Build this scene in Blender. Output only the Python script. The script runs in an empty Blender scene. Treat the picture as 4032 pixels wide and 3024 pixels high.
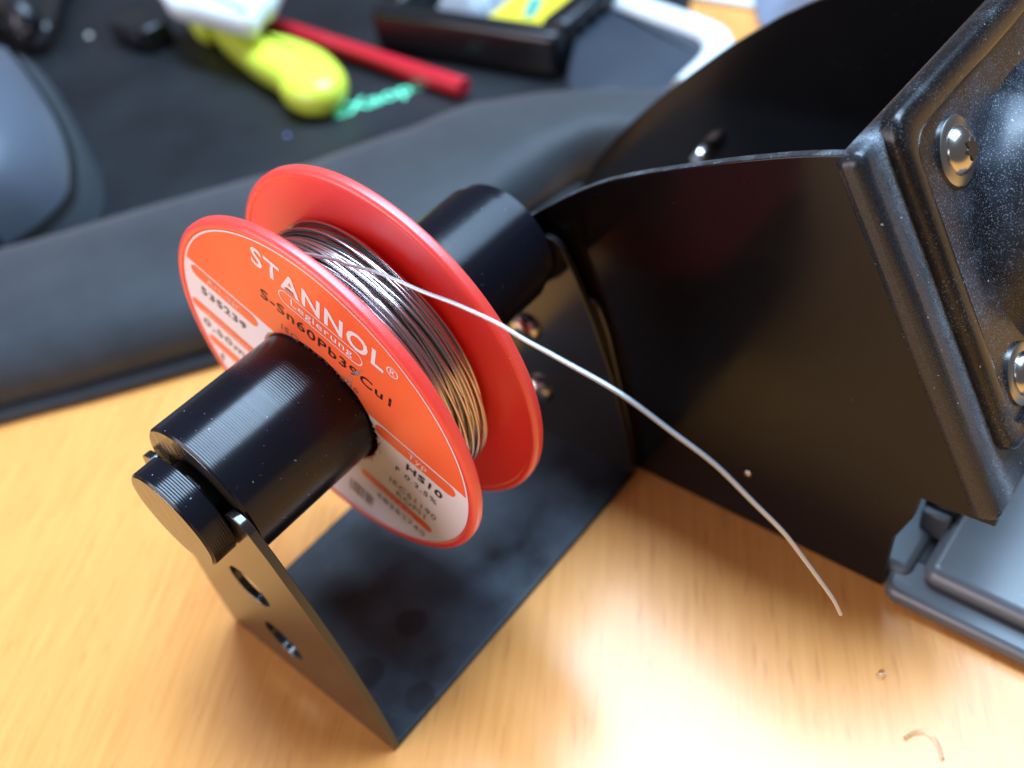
import bpy, bmesh, math, random
from mathutils import Vector, Matrix, noise
random.seed(7)
S = 0.001                                   # the code below thinks in millimetres; meshes are built in metres
scene = bpy.context.scene
col = scene.collection

# ------------------------------------------------------------------ camera
R3 = [[0.7594229, 0.6301961, -0.1616471], [0.3578671, -0.6121235, -0.7051496], [-0.5433305, 0.4776586, -0.690387]]
CAM = Vector((83.8584, -22.6694, 123.9655))
FPX = 3763.782
RM = Matrix(R3)
cam = bpy.data.cameras.new('camera')
cam.sensor_width = 36.0
cam.sensor_fit = 'HORIZONTAL'
cam.lens = FPX / 4032 * 36.0
cam.clip_start = 0.004
cam.clip_end = 20
cam.dof.use_dof = True
cam.dof.focus_distance = 0.106
cam.dof.aperture_fstop = cam.lens / 2.2     # a phone lens with a 2.2 mm opening
cam_o = bpy.data.objects.new('camera', cam)
m = Matrix.Identity(4)
for i in range(3):
    m[i][0] = R3[0][i]; m[i][1] = -R3[1][i]; m[i][2] = -R3[2][i]
    m[i][3] = CAM[i] * S
cam_o.matrix_world = m
col.objects.link(cam_o)
scene.camera = cam_o

# ------------------------------------------------------------------ light: a big window above and behind, a dim room around
world = bpy.data.worlds.new('World')
scene.world = world
world.use_nodes = True
bg = world.node_tree.nodes['Background']
bg.inputs[0].default_value = (1.0, 0.90, 0.88, 1)
bg.inputs[1].default_value = 0.12

def area(name, d, dist, u_off, v_off, w, h, power, color):
    d = Vector(d).normalized()
    u = (Vector((1, 0, 0)) - d * d.x).normalized()
    v = d.cross(u)
    pos = (d + u * u_off + v * v_off) * dist + Vector((0, 0.03, 0.03))
    li = bpy.data.lights.new(name, 'AREA')
    li.shape = 'RECTANGLE'; li.size = w * dist; li.size_y = h * dist
    li.energy = power; li.color = color
    o = bpy.data.objects.new(name, li)
    zz = d; xx = u; yy = zz.cross(xx)
    mm = Matrix.Identity(4)
    for i in range(3):
        mm[i][0] = xx[i]; mm[i][1] = yy[i]; mm[i][2] = zz[i]; mm[i][3] = pos[i]
    o.matrix_world = mm
    col.objects.link(o)
    return o
area('window_light', (-0.01, 0.29, 1.0), 1.3, 0.0, 0.0, 0.88, 0.28, 42.0, (0.52, 0.74, 1.0))
area('sky_fill_light', (0.12, 0.74, 1.0), 1.3, 0.0, 0.0, 0.74, 0.30, 14.0, (0.46, 0.70, 1.0))  # added sky-blue lamp, for the highlight on the axle's far half
area('room_fill_light', (-0.45, -1.0, 0.34), 1.3, 0.0, 0.0, 0.8, 0.6, 15.0, (1.0, 0.90, 0.98))  # added fill lamp, low so it brightens label and flanges more than the table
scene.view_settings.view_transform = 'Standard'
scene.view_settings.look = 'None'
scene.view_settings.gamma = 1.0
scene.view_settings.exposure = 0.0
scene.view_settings.use_curve_mapping = False
scene.cycles.use_denoising = True
scene.cycles.max_bounces = 10
scene.cycles.sample_clamp_indirect = 8.0

# ------------------------------------------------------------------ helpers: pixels of the 2212 px wide view to places
VS = 4032 / 2212
def ray(x, y):
    d = Vector(((x * VS - 2016) / FPX, (y * VS - 1512) / FPX, 1.0))
    return RM.transposed() @ d
def at_z(x, y, z=0.0):
    d = ray(x, y); return CAM + d * ((z - CAM.z) / d.z)
def at_y(x, y, Y):
    d = ray(x, y); return CAM + d * ((Y - CAM.y) / d.y)

def link(name, me, mat=None, parent=None, smooth=None):
    o = bpy.data.objects.new(name, me)
    col.objects.link(o)
    if mat is not None and not me.materials:
        me.materials.append(mat)
    if parent is not None:
        o.parent = parent
    if smooth is not None:
        for p in me.polygons: p.use_smooth = True
        if smooth < 180:
            me.set_sharp_from_angle(angle=math.radians(smooth))
    return o
def mesh(name, verts, faces, mat=None, parent=None, smooth=None):
    me = bpy.data.meshes.new(name)
    org = parent_org(parent)
    me.from_pydata([((v[0] - org[0]) * S, (v[1] - org[1]) * S, (v[2] - org[2]) * S) for v in verts], [], faces)
    me.update()
    bm = bmesh.new(); bm.from_mesh(me); bmesh.ops.recalc_face_normals(bm, faces=bm.faces); bm.to_mesh(me); bm.free()
    return link(name, me, mat, parent, smooth)
ORG = {}
def parent_org(p):
    while p is not None:
        if p.name in ORG: return ORG[p.name]
        p = p.parent
    return (0, 0, 0)
def thing(name, loc, label, cat, group=None):
    o = bpy.data.objects.new(name, None)
    o.empty_display_size = 0.01
    o.location = [c * S for c in loc]
    col.objects.link(o)
    ORG[o.name] = tuple(loc)
    return tag(o, label, cat, group)
def tag(o, label, cat, group=None):
    o['label'] = label; o['category'] = cat
    if group: o['group'] = group
    return o
def bevel(o, w, seg=2, ang=35):
    b = o.modifiers.new('bevel', 'BEVEL'); b.width = w * S; b.segments = seg
    b.limit_method = 'ANGLE'; b.angle_limit = math.radians(ang)
    return o

def prism(name, pts, lift, d, mat=None, parent=None, smooth=None, holes=(), bev=0):
    """polygon pts given in 2-D, lift(u, v, k) -> 3-D for k = 0 / 1; holes are further loops"""
    bm = bmesh.new()
    loops = [pts] + list(holes)
    org = parent_org(parent)
    edges = []
    for lp in loops:
        vs = [bm.verts.new([(c - o_) * S for c, o_ in zip(lift(u, v, 0), org)]) for u, v in lp]
        edges += [bm.edges.new((vs[i], vs[(i + 1) % len(vs)])) for i in range(len(vs))]
    if holes:
        r = bmesh.ops.triangle_fill(bm, use_beauty=True, use_dissolve=False, edges=edges)
    else:
        bm.faces.new(list(bm.verts))
    ext = bmesh.ops.extrude_face_region(bm, geom=list(bm.faces))
    off = Vector(lift(0, 0, 1)) - Vector(lift(0, 0, 0))
    bmesh.ops.translate(bm, verts=[g for g in ext['geom'] if isinstance(g, bmesh.types.BMVert)], vec=off * S)
    bmesh.ops.recalc_face_normals(bm, faces=bm.faces)
    me = bpy.data.meshes.new(name); bm.to_mesh(me); bm.free()
    o = link(name, me, mat, parent, smooth)
    if bev: bevel(o, bev)
    return o
def sheet(name, pts, lift, mat, parent, holes=()):
    bm = bmesh.new(); org = parent_org(parent); edges = []
    for lp in [pts] + list(holes):
        vs = [bm.verts.new([(c - o_) * S for c, o_ in zip(lift(u, v), org)]) for u, v in lp]
        edges += [bm.edges.new((vs[i], vs[(i + 1) % len(vs)])) for i in range(len(vs))]
    bmesh.ops.triangle_fill(bm, use_beauty=True, use_dissolve=False, edges=edges)
    me = bpy.data.meshes.new(name); bm.to_mesh(me); bm.free()
    return link(name, me, mat, parent)
def lathe_y(name, prof, cx, cz, mat, parent, seg=96, smooth=40, closed=True, axis=None, org3=None):
    """profile of (r, y) turned round an axis parallel to y"""
    vs = []; fs = []; n = len(prof)
    for k in range(seg):
        a = 2 * math.pi * k / seg
        for r, y in prof:
            p = Vector((r * math.cos(a), y, r * math.sin(a)))
            vs.append(axis @ p + org3 if axis else p + Vector((cx, 0, cz)))
    for k in range(seg):
        k2 = (k + 1) % seg
        for i in range(n if closed else n - 1):
            j = (i + 1) % n
            fs.append((k * n + i, k * n + j, k2 * n + j, k2 * n + i))
    return mesh(name, vs, fs, mat, parent, smooth)
def tube(name, pts, r, mat, parent, sides=8, cap=True, rad=None):
    vs = []; fs = []; n = len(pts)
    pts = [Vector(p) for p in pts]
    up = Vector((0.13, 0.2, 0.97))
    for i, p in enumerate(pts):
        t = (pts[min(i + 1, n - 1)] - pts[max(i - 1, 0)]).normalized()
        a = t.cross(up).normalized(); b = t.cross(a)
        rr = rad[i] if rad else r
        for k in range(sides):
            w = 2 * math.pi * k / sides
            vs.append(p + (a * math.cos(w) + b * math.sin(w)) * rr)
    for i in range(n - 1):
        for k in range(sides):
            k2 = (k + 1) % sides
            fs.append((i * sides + k, i * sides + k2, (i + 1) * sides + k2, (i + 1) * sides + k))
    if cap:
        fs.append(tuple(range(sides))[::-1]); fs.append(tuple((n - 1) * sides + k for k in range(sides)))
    return mesh(name, vs, fs, mat, parent, 50)
def spline(pts, n=10):
    pts = [Vector(p) for p in pts]; out = []
    for i in range(len(pts) - 1):
        p0 = pts[max(i - 1, 0)]; p1 = pts[i]; p2 = pts[i + 1]; p3 = pts[min(i + 2, len(pts) - 1)]
        for k in range(n):
            t = k / n
            out.append(0.5 * ((2 * p1) + (p2 - p0) * t + (2 * p0 - 5 * p1 + 4 * p2 - p3) * t * t + (3 * p1 - p0 - 3 * p2 + p3) * t ** 3))
    out.append(pts[-1]); return out
def smooth_loop(pts, n=6):
    pts = [Vector((p[0], p[1])) for p in pts]; out = []; N = len(pts)
    for i in range(N):
        p0, p1, p2, p3 = pts[i - 1], pts[i], pts[(i + 1) % N], pts[(i + 2) % N]
        for k in range(n):
            t = k / n
            q = 0.5 * ((2 * p1) + (p2 - p0) * t + (2 * p0 - 5 * p1 + 4 * p2 - p3) * t * t + (3 * p1 - p0 - 3 * p2 + p3) * t ** 3)
            out.append((q.x, q.y))
    return out
def pillow(name, loop, z0, t, r, mat, parent=None, lev=5):
    """outline loop (x, y) blown up to a rounded body of thickness t resting at z0"""
    N = len(loop); P = [Vector(p) for p in loop]
    ar = sum(P[i].x * P[(i + 1) % N].y - P[(i + 1) % N].x * P[i].y for i in range(N))
    if ar < 0: P.reverse()
    nr = []
    for i in range(N):
        e = P[(i + 1) % N] - P[i - 1]; nr.append(Vector((-e.y, e.x)).normalized())
    vs = []; fs = []; rings = 0
    ks = list(range(-lev, lev + 1))
    for k in ks:
        a = math.pi / 2 * k / lev
        ins = r * (1 - math.cos(a)); z = z0 + t / 2 + t / 2 * math.sin(a)
        for i in range(N):
            q = P[i] + nr[i] * ins; vs.append((q.x, q.y, z))
        rings += 1
    for a in range(rings - 1):
        for i in range(N):
            j = (i + 1) % N
            fs.append((a * N + i, a * N + j, (a + 1) * N + j, (a + 1) * N + i))
    fs.append(tuple(range(N))[::-1]); fs.append(tuple((rings - 1) * N + i for i in range(N)))
    return mesh(name, vs, fs, mat, parent, 60)
def box(name, a, b, mat, parent=None, bev=0.3, seg=2):
    x0, y0, z0 = a; x1, y1, z1 = b
    vs = [(x0, y0, z0), (x1, y0, z0), (x1, y1, z0), (x0, y1, z0), (x0, y0, z1), (x1, y0, z1), (x1, y1, z1), (x0, y1, z1)]
    fs = [(0, 3, 2, 1), (4, 5, 6, 7), (0, 1, 5, 4), (1, 2, 6, 5), (2, 3, 7, 6), (3, 0, 4, 7)]
    o = mesh(name, vs, fs, mat, parent, 50)
    if bev: bevel(o, bev, seg)
    return o

# ------------------------------------------------------------------ materials
def mat(name, base, rough=0.5, metal=0.0, spec=0.5, coat=0.0, sss=0.0, trans=0.0, ior=1.45, coat_r=0.1):
    m_ = bpy.data.materials.new(name); m_.use_nodes = True
    b = m_.node_tree.nodes['Principled BSDF']
    b.inputs['Base Color'].default_value = (*base, 1)
    b.inputs['Roughness'].default_value = rough
    b.inputs['Metallic'].default_value = metal
    b.inputs['Specular IOR Level'].default_value = spec
    b.inputs['Coat Weight'].default_value = coat
    b.inputs['Coat Roughness'].default_value = coat_r
    b.inputs['IOR'].default_value = ior
    b.inputs['Transmission Weight'].default_value = trans
    if sss:
        b.inputs['Subsurface Weight'].default_value = sss
        b.inputs['Subsurface Radius'].default_value = (1.0, 0.25, 0.12)
        b.inputs['Subsurface Scale'].default_value = 0.0012
    return m_
class NT:
    def __init__(s, m_):
        s.t = m_.node_tree; s.b = s.t.nodes['Principled BSDF']
    def n(s, typ, **kw):
        x = s.t.nodes.new(typ)
        for k, v in kw.items():
            if k.startswith('i_'):
                x.inputs[k[2:].replace('_', ' ')].default_value = v
            else: setattr(x, k, v)
        return x
    def l(s, a, b): s.t.links.new(a, b)
    def coords(s, scale=(1, 1, 1), rot=(0, 0, 0)):
        tc = s.n('ShaderNodeTexCoord'); mp = s.n('ShaderNodeMapping')
        mp.vector_type = 'TEXTURE'                      # turn first, then stretch
        mp.inputs['Scale'].default_value = [1.0 / c for c in scale]; mp.inputs['Rotation'].default_value = rot
        s.l(tc.outputs['Object'], mp.inputs['Vector']); return mp.outputs[0]
    def noise(s, scale, detail=3, rough=0.5, vec=None):
        x = s.n('ShaderNodeTexNoise'); x.inputs['Scale'].default_value = scale
        x.inputs['Detail'].default_value = detail; x.inputs['Roughness'].default_value = rough
        s.l(vec if vec is not None else s.coords(), x.inputs['Vector']); return x.outputs['Fac']
    def ramp(s, fac, stops):
        x = s.n('ShaderNodeValToRGB'); el = x.color_ramp.elements
        while len(el) < len(stops): el.new(0.5)
        for e, (p, c) in zip(el, stops):
            e.position = p; e.color = (*c, 1) if len(c) == 3 else c
        s.l(fac, x.inputs[0]); return x.outputs[0]
    def mix(s, fac, a, b):
        x = s.n('ShaderNodeMix', data_type='RGBA')
        for sock, v in ((x.inputs[0], fac), (x.inputs[6], a), (x.inputs[7], b)):
            if hasattr(v, 'links'): s.l(v, sock)
            else: sock.default_value = v if not isinstance(v, tuple) or len(v) == 4 else (*v, 1)
        return x.outputs[2]
    def math(s, op, a, b=0.0):
        x = s.n('ShaderNodeMath', operation=op)
        for sock, v in ((x.inputs[0], a), (x.inputs[1], b)):
            if hasattr(v, 'links'): s.l(v, sock)
            else: sock.default_value = v
        return x.outputs[0]
    def bump(s, h, strength, dist):
        x = s.n('ShaderNodeBump'); x.inputs['Strength'].default_value = strength; x.inputs['Distance'].default_value = dist
        s.l(h, x.inputs['Height']); s.l(x.outputs[0], s.b.inputs['Normal']); return x
G3 = lambda g: (g, g, g)

# beech laminate of the table, grain running along (0.54, -0.84)
GR = math.atan2(-0.84, 0.54)
M_table = mat('beech_laminate', (0.5, 0.28, 0.1), 0.34, spec=0.5, coat=0.3, coat_r=0.22)
t_ = NT(M_table)
v_ = t_.coords((45, 900, 900), (0, 0, GR))
f1 = t_.noise(1.0, 4, 0.6, v_)
v2 = t_.coords((14, 90, 90), (0, 0, GR))
f2 = t_.noise(1.0, 3, 0.5, v2)
v3 = t_.coords((110, 1100, 1100), (0, 0, GR))
f3 = t_.noise(1.0, 2, 0.5, v3)
c1 = t_.ramp(f1, [(0.30, (0.76, 0.30, 0.072)), (0.62, (0.87, 0.375, 0.10))])
c2 = t_.mix(t_.math('MULTIPLY', t_.ramp(f2, [(0.35, G3(0)), (0.7, G3(1))]), 0.35), c1, (0.90, 0.41, 0.115))
c3 = t_.mix(t_.ramp(f3, [(0.60, G3(0)), (0.70, G3(0.45))]), c2, (0.60, 0.20, 0.045))
t_.l(c3, t_.b.inputs['Base Color'])
t_.l(t_.ramp(f1, [(0.2, G3(0.27)), (0.8, G3(0.36))]), t_.b.inputs['Roughness'])
t_.bump(f1, 0.08, 0.0002)

# bracket: satin black sheet with dust blotches
def dusty_black(name, base, rough, dust, dcol, scale, thr=(0.45, 0.75), speck=0.0, spec=0.5, brough=0.65):
    m_ = mat(name, base, rough, spec=spec); q = NT(m_)
    f = q.noise(scale, 5, 0.6)
    k = q.ramp(f, [(thr[0], G3(0)), (thr[1], G3(dust))])
    c = q.mix(k, base, dcol)
    if speck:
        g = q.noise(5200, 2, 0.6)
        kk = q.math('MULTIPLY', q.ramp(g, [(0.56, G3(0)), (0.72, G3(speck))]), q.ramp(f, [(thr[0] - 0.12, G3(0.12)), (thr[1], G3(1))]))
        c = q.mix(kk, c, (0.50, 0.55, 0.62))
        g2 = q.noise(1100, 2, 0.5)
        c = q.mix(q.ramp(g2, [(0.74, G3(0)), (0.79, G3(speck))]), c, (0.6, 0.63, 0.68))
    q.l(c, q.b.inputs['Base Color'])
    q.l(q.ramp(f, [(thr[0], G3(rough)), (thr[1], G3(brough))]), q.b.inputs['Roughness'])
    q.bump(q.noise(scale * 60, 2), 0.05, 0.0001)
    return m_
M_plate = dusty_black('dusty_black_sheet', (0.012, 0.013, 0.016), 0.36, 0.9, (0.075, 0.095, 0.125), 60, (0.38, 0.72), speck=0.12)
q = NT(M_plate)
_in = q.b.inputs['Base Color'].links[0].from_socket
_msk = None
for (sx_, sy_, r_) in ((800, 1452, 2.7), (905, 1505, 2.6), (890, 1345, 2.6)):
    p_ = at_z(sx_, sy_, 1.1)
    tc = q.n('ShaderNodeTexCoord'); vm = q.n('ShaderNodeVectorMath', operation='DISTANCE')
    q.l(tc.outputs['Object'], vm.inputs[0]); vm.inputs[1].default_value = (p_.x * S, (p_.y - 57.3 / 2) * S, 1.1 * S)
    dist = q.math('ADD', q.math('MULTIPLY', vm.outputs['Value'], 1000 / r_), q.math('MULTIPLY', q.math('SUBTRACT', q.noise(260, 4, 0.65), 0.5), 1.1))
    k_ = q.ramp(dist, [(0.80, G3(0.7)), (1.05, G3(0))])
    _in = q.mix(k_, _in, (0.010, 0.010, 0.012))
q.l(_in, q.b.inputs['Base Color'])
M_bracket = mat('black_painted_steel', (0.016, 0.015, 0.014), 0.18, spec=0.9)
q = NT(M_bracket); q.bump(q.noise(1500, 2), 0.08, 0.0001)
M_cheek = mat('glossy_black_panel', (0.006, 0.006, 0.007), 0.13, spec=0.28)
q = NT(M_cheek)
kk = q.ramp(q.noise(1800, 2), [(0.74, G3(0)), (0.82, G3(0.25))])
q.l(q.mix(kk, (0.006, 0.006, 0.007), (0.3, 0.3, 0.32)), q.b.inputs['Base Color'])
q.l(q.ramp(q.noise(60, 3), [(0.3, G3(0.11)), (0.8, G3(0.26))]), q.b.inputs['Roughness'])
M_cheek_edge = dusty_black('dusty_panel_edge', (0.02, 0.02, 0.022), 0.4, 0.6, (0.16, 0.17, 0.18), 300, speck=0.7)
M_frontplate = dusty_black('dusty_front_plate', (0.008, 0.009, 0.012), 0.26, 0.75, (0.07, 0.09, 0.125), 60, (0.42, 0.66), speck=0.8, brough=0.5)
def plate_frame():
    m_ = mat('dusty_frame', (0.008, 0.009, 0.012), 0.27); q = NT(m_)
    tc = q.n('ShaderNodeTexCoord'); sp = q.n('ShaderNodeSeparateXYZ'); q.l(tc.outputs['Object'], sp.inputs[0])
    yo = q.math('ADD', q.math('MULTIPLY', sp.outputs[1], 1000.0), 85 - 57.7)
    wv = q.math('ADD', yo, q.math('MULTIPLY', q.math('SUBTRACT', q.noise(160, 4), 0.5), 3.0))
    dd = q.math('ABSOLUTE', q.math('SUBTRACT', wv, 4.3))
    strip = q.ramp(q.math('DIVIDE', dd, 4.0), [(0.0, G3(1.0)), (0.35, G3(0.35)), (0.9, G3(0.06))])
    gr = q.ramp(q.noise(6500, 2, 0.6), [(0.40, G3(0.15)), (0.68, G3(1))])
    k = q.math('MULTIPLY', strip, gr)
    c = q.mix(k, (0.008, 0.009, 0.012), (0.36, 0.41, 0.48))
    c = q.mix(q.ramp(q.noise(1500, 2, 0.5), [(0.72, G3(0)), (0.77, G3(0.7))]), c, (0.6, 0.63, 0.68))
    q.l(c, q.b.inputs['Base Color'])
    q.l(q.ramp(k, [(0.0, G3(0.25)), (0.5, G3(0.6))]), q.b.inputs['Roughness'])
    return m_
M_frame = plate_frame()
M_rim = dusty_black('rim_plastic', (0.007, 0.006, 0.007), 0.28, 0.25, (0.06, 0.06, 0.07), 120, (0.55, 0.8), speck=0.5)
M_tray = dusty_black('tray_plastic', (0.085, 0.095, 0.105), 0.30, 0.4, (0.12, 0.13, 0.145), 40, speck=0.12, brough=0.38, spec=0.7)  # base colour lightened in place of the sky reflected in the tray
M_pit = mat('dark_pocket_plastic', (0.008, 0.008, 0.009), 0.35)
M_steel = mat('screw_steel', (0.62, 0.60, 0.57), 0.22, 1.0)
M_washer = mat('washer_steel', (0.5, 0.49, 0.47), 0.3, 1.0)
M_socket = mat('screw_socket', (0.05, 0.04, 0.035), 0.4, 0.6)

# printed axle: black plastic with layer ridges across the axis
M_print = mat('printed_black_plastic', (0.006, 0.006, 0.011), 0.20, spec=0.34)
q = NT(M_print)
tc = q.n('ShaderNodeTexCoord'); sp = q.n('ShaderNodeSeparateXYZ'); q.l(tc.outputs['Object'], sp.inputs[0])
wob = q.math('MULTIPLY', q.noise(140, 2), 0.00012)
yy = q.math('ADD', sp.outputs[1], wob)
sn = q.math('SINE', q.math('MULTIPLY', yy, 2 * math.pi / 0.00031))
lay = q.noise(1.0, 1, 0.5, q.coords((12, 2200, 12)))
hh = q.math('ADD', q.math('MULTIPLY', sn, 0.5), q.math('MULTIPLY', lay, 0.9))
q.bump(hh, 0.26, 0.00003)
sk = q.ramp(q.noise(2300, 2), [(0.735, G3(0)), (0.77, G3(0.8))])
q.l(q.mix(sk, (0.006, 0.006, 0.010), (0.35, 0.36, 0.42)), q.b.inputs['Base Color'])
M_printend = mat('printed_end_face', (0.03, 0.026, 0.022), 0.2, spec=0.9)
q = NT(M_printend); q.bump(q.noise(1.0, 2, 0.5, q.coords((900, 60, 300))), 0.5, 0.0002)

M_red = mat('red_plastic', (0.96, 0.07, 0.055), 0.36, sss=1.0, spec=0.5, coat=1.0, coat_r=0.36)
M_red.node_tree.nodes['Principled BSDF'].inputs['Subsurface Scale'].default_value = 0.0035
q = NT(M_red); q.bump(q.noise(700, 3), 0.06, 0.0001)
_sc = q.math('MULTIPLY', q.ramp(q.noise(3000, 2), [(0.70, G3(0)), (0.75, G3(0.7))]), q.ramp(q.noise(150, 3), [(0.5, G3(0)), (0.65, G3(1))]))
q.l(q.mix(_sc, (0.96, 0.07, 0.055), (0.9, 0.62, 0.62)), q.b.inputs['Base Color'])
q.l(q.ramp(q.noise(180, 4), [(0.3, G3(0.30)), (0.75, G3(0.46))]), q.b.inputs['Coat Roughness'])
M_paper = mat('label_paper', (0.82, 0.77, 0.84), 0.42)
q = NT(M_paper)
q.l(q.mix(q.ramp(q.noise(500, 4), [(0.62, G3(0)), (0.8, G3(0.25))]), (0.82, 0.77, 0.84), (0.5, 0.42, 0.40)), q.b.inputs['Base Color'])
M_orange = mat('orange_print', (0.88, 0.13, 0.035), 0.36)
q = NT(M_orange)
q.l(q.ramp(q.noise(90, 4), [(0.3, (0.90, 0.135, 0.045)), (0.75, (0.95, 0.17, 0.06))]), q.b.inputs['Base Color'])
M_whiteprint = mat('white_print', (0.86, 0.76, 0.82), 0.4)
def worn(name, base, lo, hi, scale):
    """ink that has flaked away in places, so that what is under it shows"""
    m_ = mat(name, base, 0.5); q = NT(m_)
    out = q.t.nodes['Material Output']
    tr = q.n('ShaderNodeBsdfTransparent'); mx = q.n('ShaderNodeMixShader')
    f = q.ramp(q.noise(scale, 2, 0.5), [(lo, G3(1)), (hi, G3(0))])
    q.l(f, mx.inputs[0]); q.l(tr.outputs[0], mx.inputs[1]); q.l(q.b.outputs[0], mx.inputs[2])
    q.l(mx.outputs[0], out.inputs[0]); return m_
M_ink = worn('black_ink', (0.012, 0.010, 0.010), 0.63, 0.72, 1500)
M_inkgrey = worn('faded_grey_ink', (0.13, 0.10, 0.09), 0.56, 0.68, 1300)
M_paleink = worn('pale_print', (0.90, 0.66, 0.60), 0.56, 0.68, 1500)
M_scuff = worn('grey_scuff', (0.32, 0.30, 0.30), 0.42, 0.56, 900)
M_wire = mat('solder_tin', (0.60, 0.55, 0.55), 0.25, 1.0)
M_wire_loose = mat('solder_tin_lit', (0.50, 0.51, 0.53), 0.30, 0.55)  # same wire; silvery light put into a greyer, less metallic copy
M_wire_shade = mat('solder_tin_shaded', (0.40, 0.37, 0.35), 0.30, 1.0)  # same wire; shade under the outer turns put into a darker colour

# ------------------------------------------------------------------ setting: the table
tb = box('table_top', (-900, -500, -28), (500, 900, 0), M_table, None, 0)
tb['kind'] = 'structure'

# ------------------------------------------------------------------ bracket of bent black sheet
W, L, TH = 36.6, 57.3, 1.1
br = thing('spool_bracket', (0, L / 2, 0), 'bent black sheet-metal bracket with slotted uprights carrying the spool axle', 'bracket')
bp = box('base_plate', (-W / 2, 0, 0.05), (W / 2, L, TH), M_plate, br, 0.35, 3)
def arc(cx, cy, r, a0, a1, n):
    return [(cx + r * math.cos(math.radians(a0 + (a1 - a0) * i / n)), cy + r * math.sin(math.radians(a0 + (a1 - a0) * i / n))) for i in range(n + 1)]
AX = 43.25
def upright_loop():
    half = [(18.3, 0.2), (18.0, 10), (16.6, 22), (14.4, 32), (12.0, 40.5)]
    tip = arc(8.3, 43.4, 2.4, 10, 150, 8)
    right = half + tip + [(5.6, 43.5)]
    slot = arc(0, 42.6, 5.5, 0, -180, 14)
    left = [(-x, z) for x, z in right[::-1]]
    return right + slot[0:] + left
def ring2(cx, cy, r, n=24): return [(cx + r * math.cos(-2 * math.pi * i / n), cy + r * math.sin(-2 * math.pi * i / n)) for i in range(n)]
for y0, lab in ((-0.9, 'upright with two open holes'), (L - 1.0, 'upright screwed to the dark stand')):
    hol = [ring2(-0.4, 11.2, 3.7), ring2(-0.4, 24.8, 3.7)] if y0 < 0 else []
    u = prism('upright', upright_loop(), (lambda yy_: (lambda a, b, k: (a, yy_ + TH * k, b)))(y0), 0, M_bracket, br, 40, hol, 0.12)
    u['label'] = lab
bk = prism('backing_plate', [(18.2, 1.3), (18.0, 11), (16.0, 30), (14.9, 34.6), (14.2, 35.8), (12.8, 36), (-12.8, 36), (-14.2, 35.8), (-14.9, 34.6), (-16, 30), (-18, 11), (-18.2, 1.3)],
           lambda a, b, k: (a, L + 0.12 + 0.85 * k, b), 0, M_bracket, br, 40, (), 0.2)
def screw_dome(name, c, nrm, r, h, parent, cross=True, washer=0, socket=True):
    """domed screw head with a six-lobed socket, facing nrm, as a part with a washer and socket under it"""
    nrm = Vector(nrm).normalized(); ref = Vector((0, 0, 1)) if abs(nrm.z) < 0.8 else Vector((1, 0, 0))
    a = nrm.cross(ref).normalized(); b = nrm.cross(a)
    ax = Matrix((a, nrm, b)).transposed()
    prof = [(r * math.cos(t * math.pi / 18), h * 0.18 + h * 0.82 * math.sin(t * math.pi / 18)) for t in range(0, 9)]
    prof = [(0.001, -1.0), (r * 0.98, -1.0), (r, 0.0)] + prof + [(r * 0.12, h * 0.99), (0.001, h)]
    hd = lathe_y(name, prof, 0, 0, M_steel, parent, 32, 50, False, ax, Vector(c))
    if socket:
        lobes = []
        for i in range(24):
            w = 2 * math.pi * i / 24
            rr = r * (0.40 + 0.085 * math.cos(6 * w))
            lobes.append((rr * math.cos(w), rr * math.sin(w)))
        prism('socket', lobes, lambda u, v, k: Vector(c) + a * u + b * v + nrm * (h * (0.55 + 0.45 * k) + 0.03), 0, M_socket, hd)
    if washer:
        wp = [(r * 0.8, 0.0), (washer, 0.0), (washer, 0.30), (washer - 0.2, 0.45), (r * 0.8, 0.45)]
        lathe_y('washer', wp, 0, 0, M_washer, hd, 40, 40, True, ax, Vector(c))
    return hd
for z in (25.7, 12.0):
    screw_dome('screw', (0.4, L - 1.0, z), (0, -1, 0), 2.7, 1.7, br)

# ------------------------------------------------------------------ printed axle
axle = thing('spool_axle', (0, L / 2, AX), 'black 3D-printed round axle with fine layer lines lying in the bracket slots', 'axle')
rb = 9.61
lathe_y('barrel', [(5.0, 0.42), (rb - 0.25, 0.42), (rb, 0.7), (rb, 53.4), (rb - 0.5, 53.7), (5.0, 53.7)], 0, AX, M_print, axle, 128, 35)
lathe_y('end_disc', [(0.001, -4.45), (6.75, -4.45), (7.0, -4.2), (7.0, -1.25), (6.8, -1.1), (5.0, -1.05), (5.0, 0.45), (0.001, 0.45)], 0, AX - 0.15, M_print, axle, 96, 35, False)
lathe_y('collar', [(5.0, 53.65), (9.0, 53.65), (9.0, 55.7), (8.6, 55.95), (5.0, 55.95)], 0, AX, M_print, axle, 96, 35)
lathe_y('end_face', [(0.001, -4.50), (6.7, -4.50), (6.7, -4.45), (0.001, -4.45)], 0, AX - 0.15, M_printend, axle, 64, 30, False)
lathe_y('end_face', [(6.0, 0.38), (rb - 0.3, 0.38), (rb - 0.3, 0.42), (6.0, 0.42)], 0, AX, M_printend, axle, 64, 30)

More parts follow.
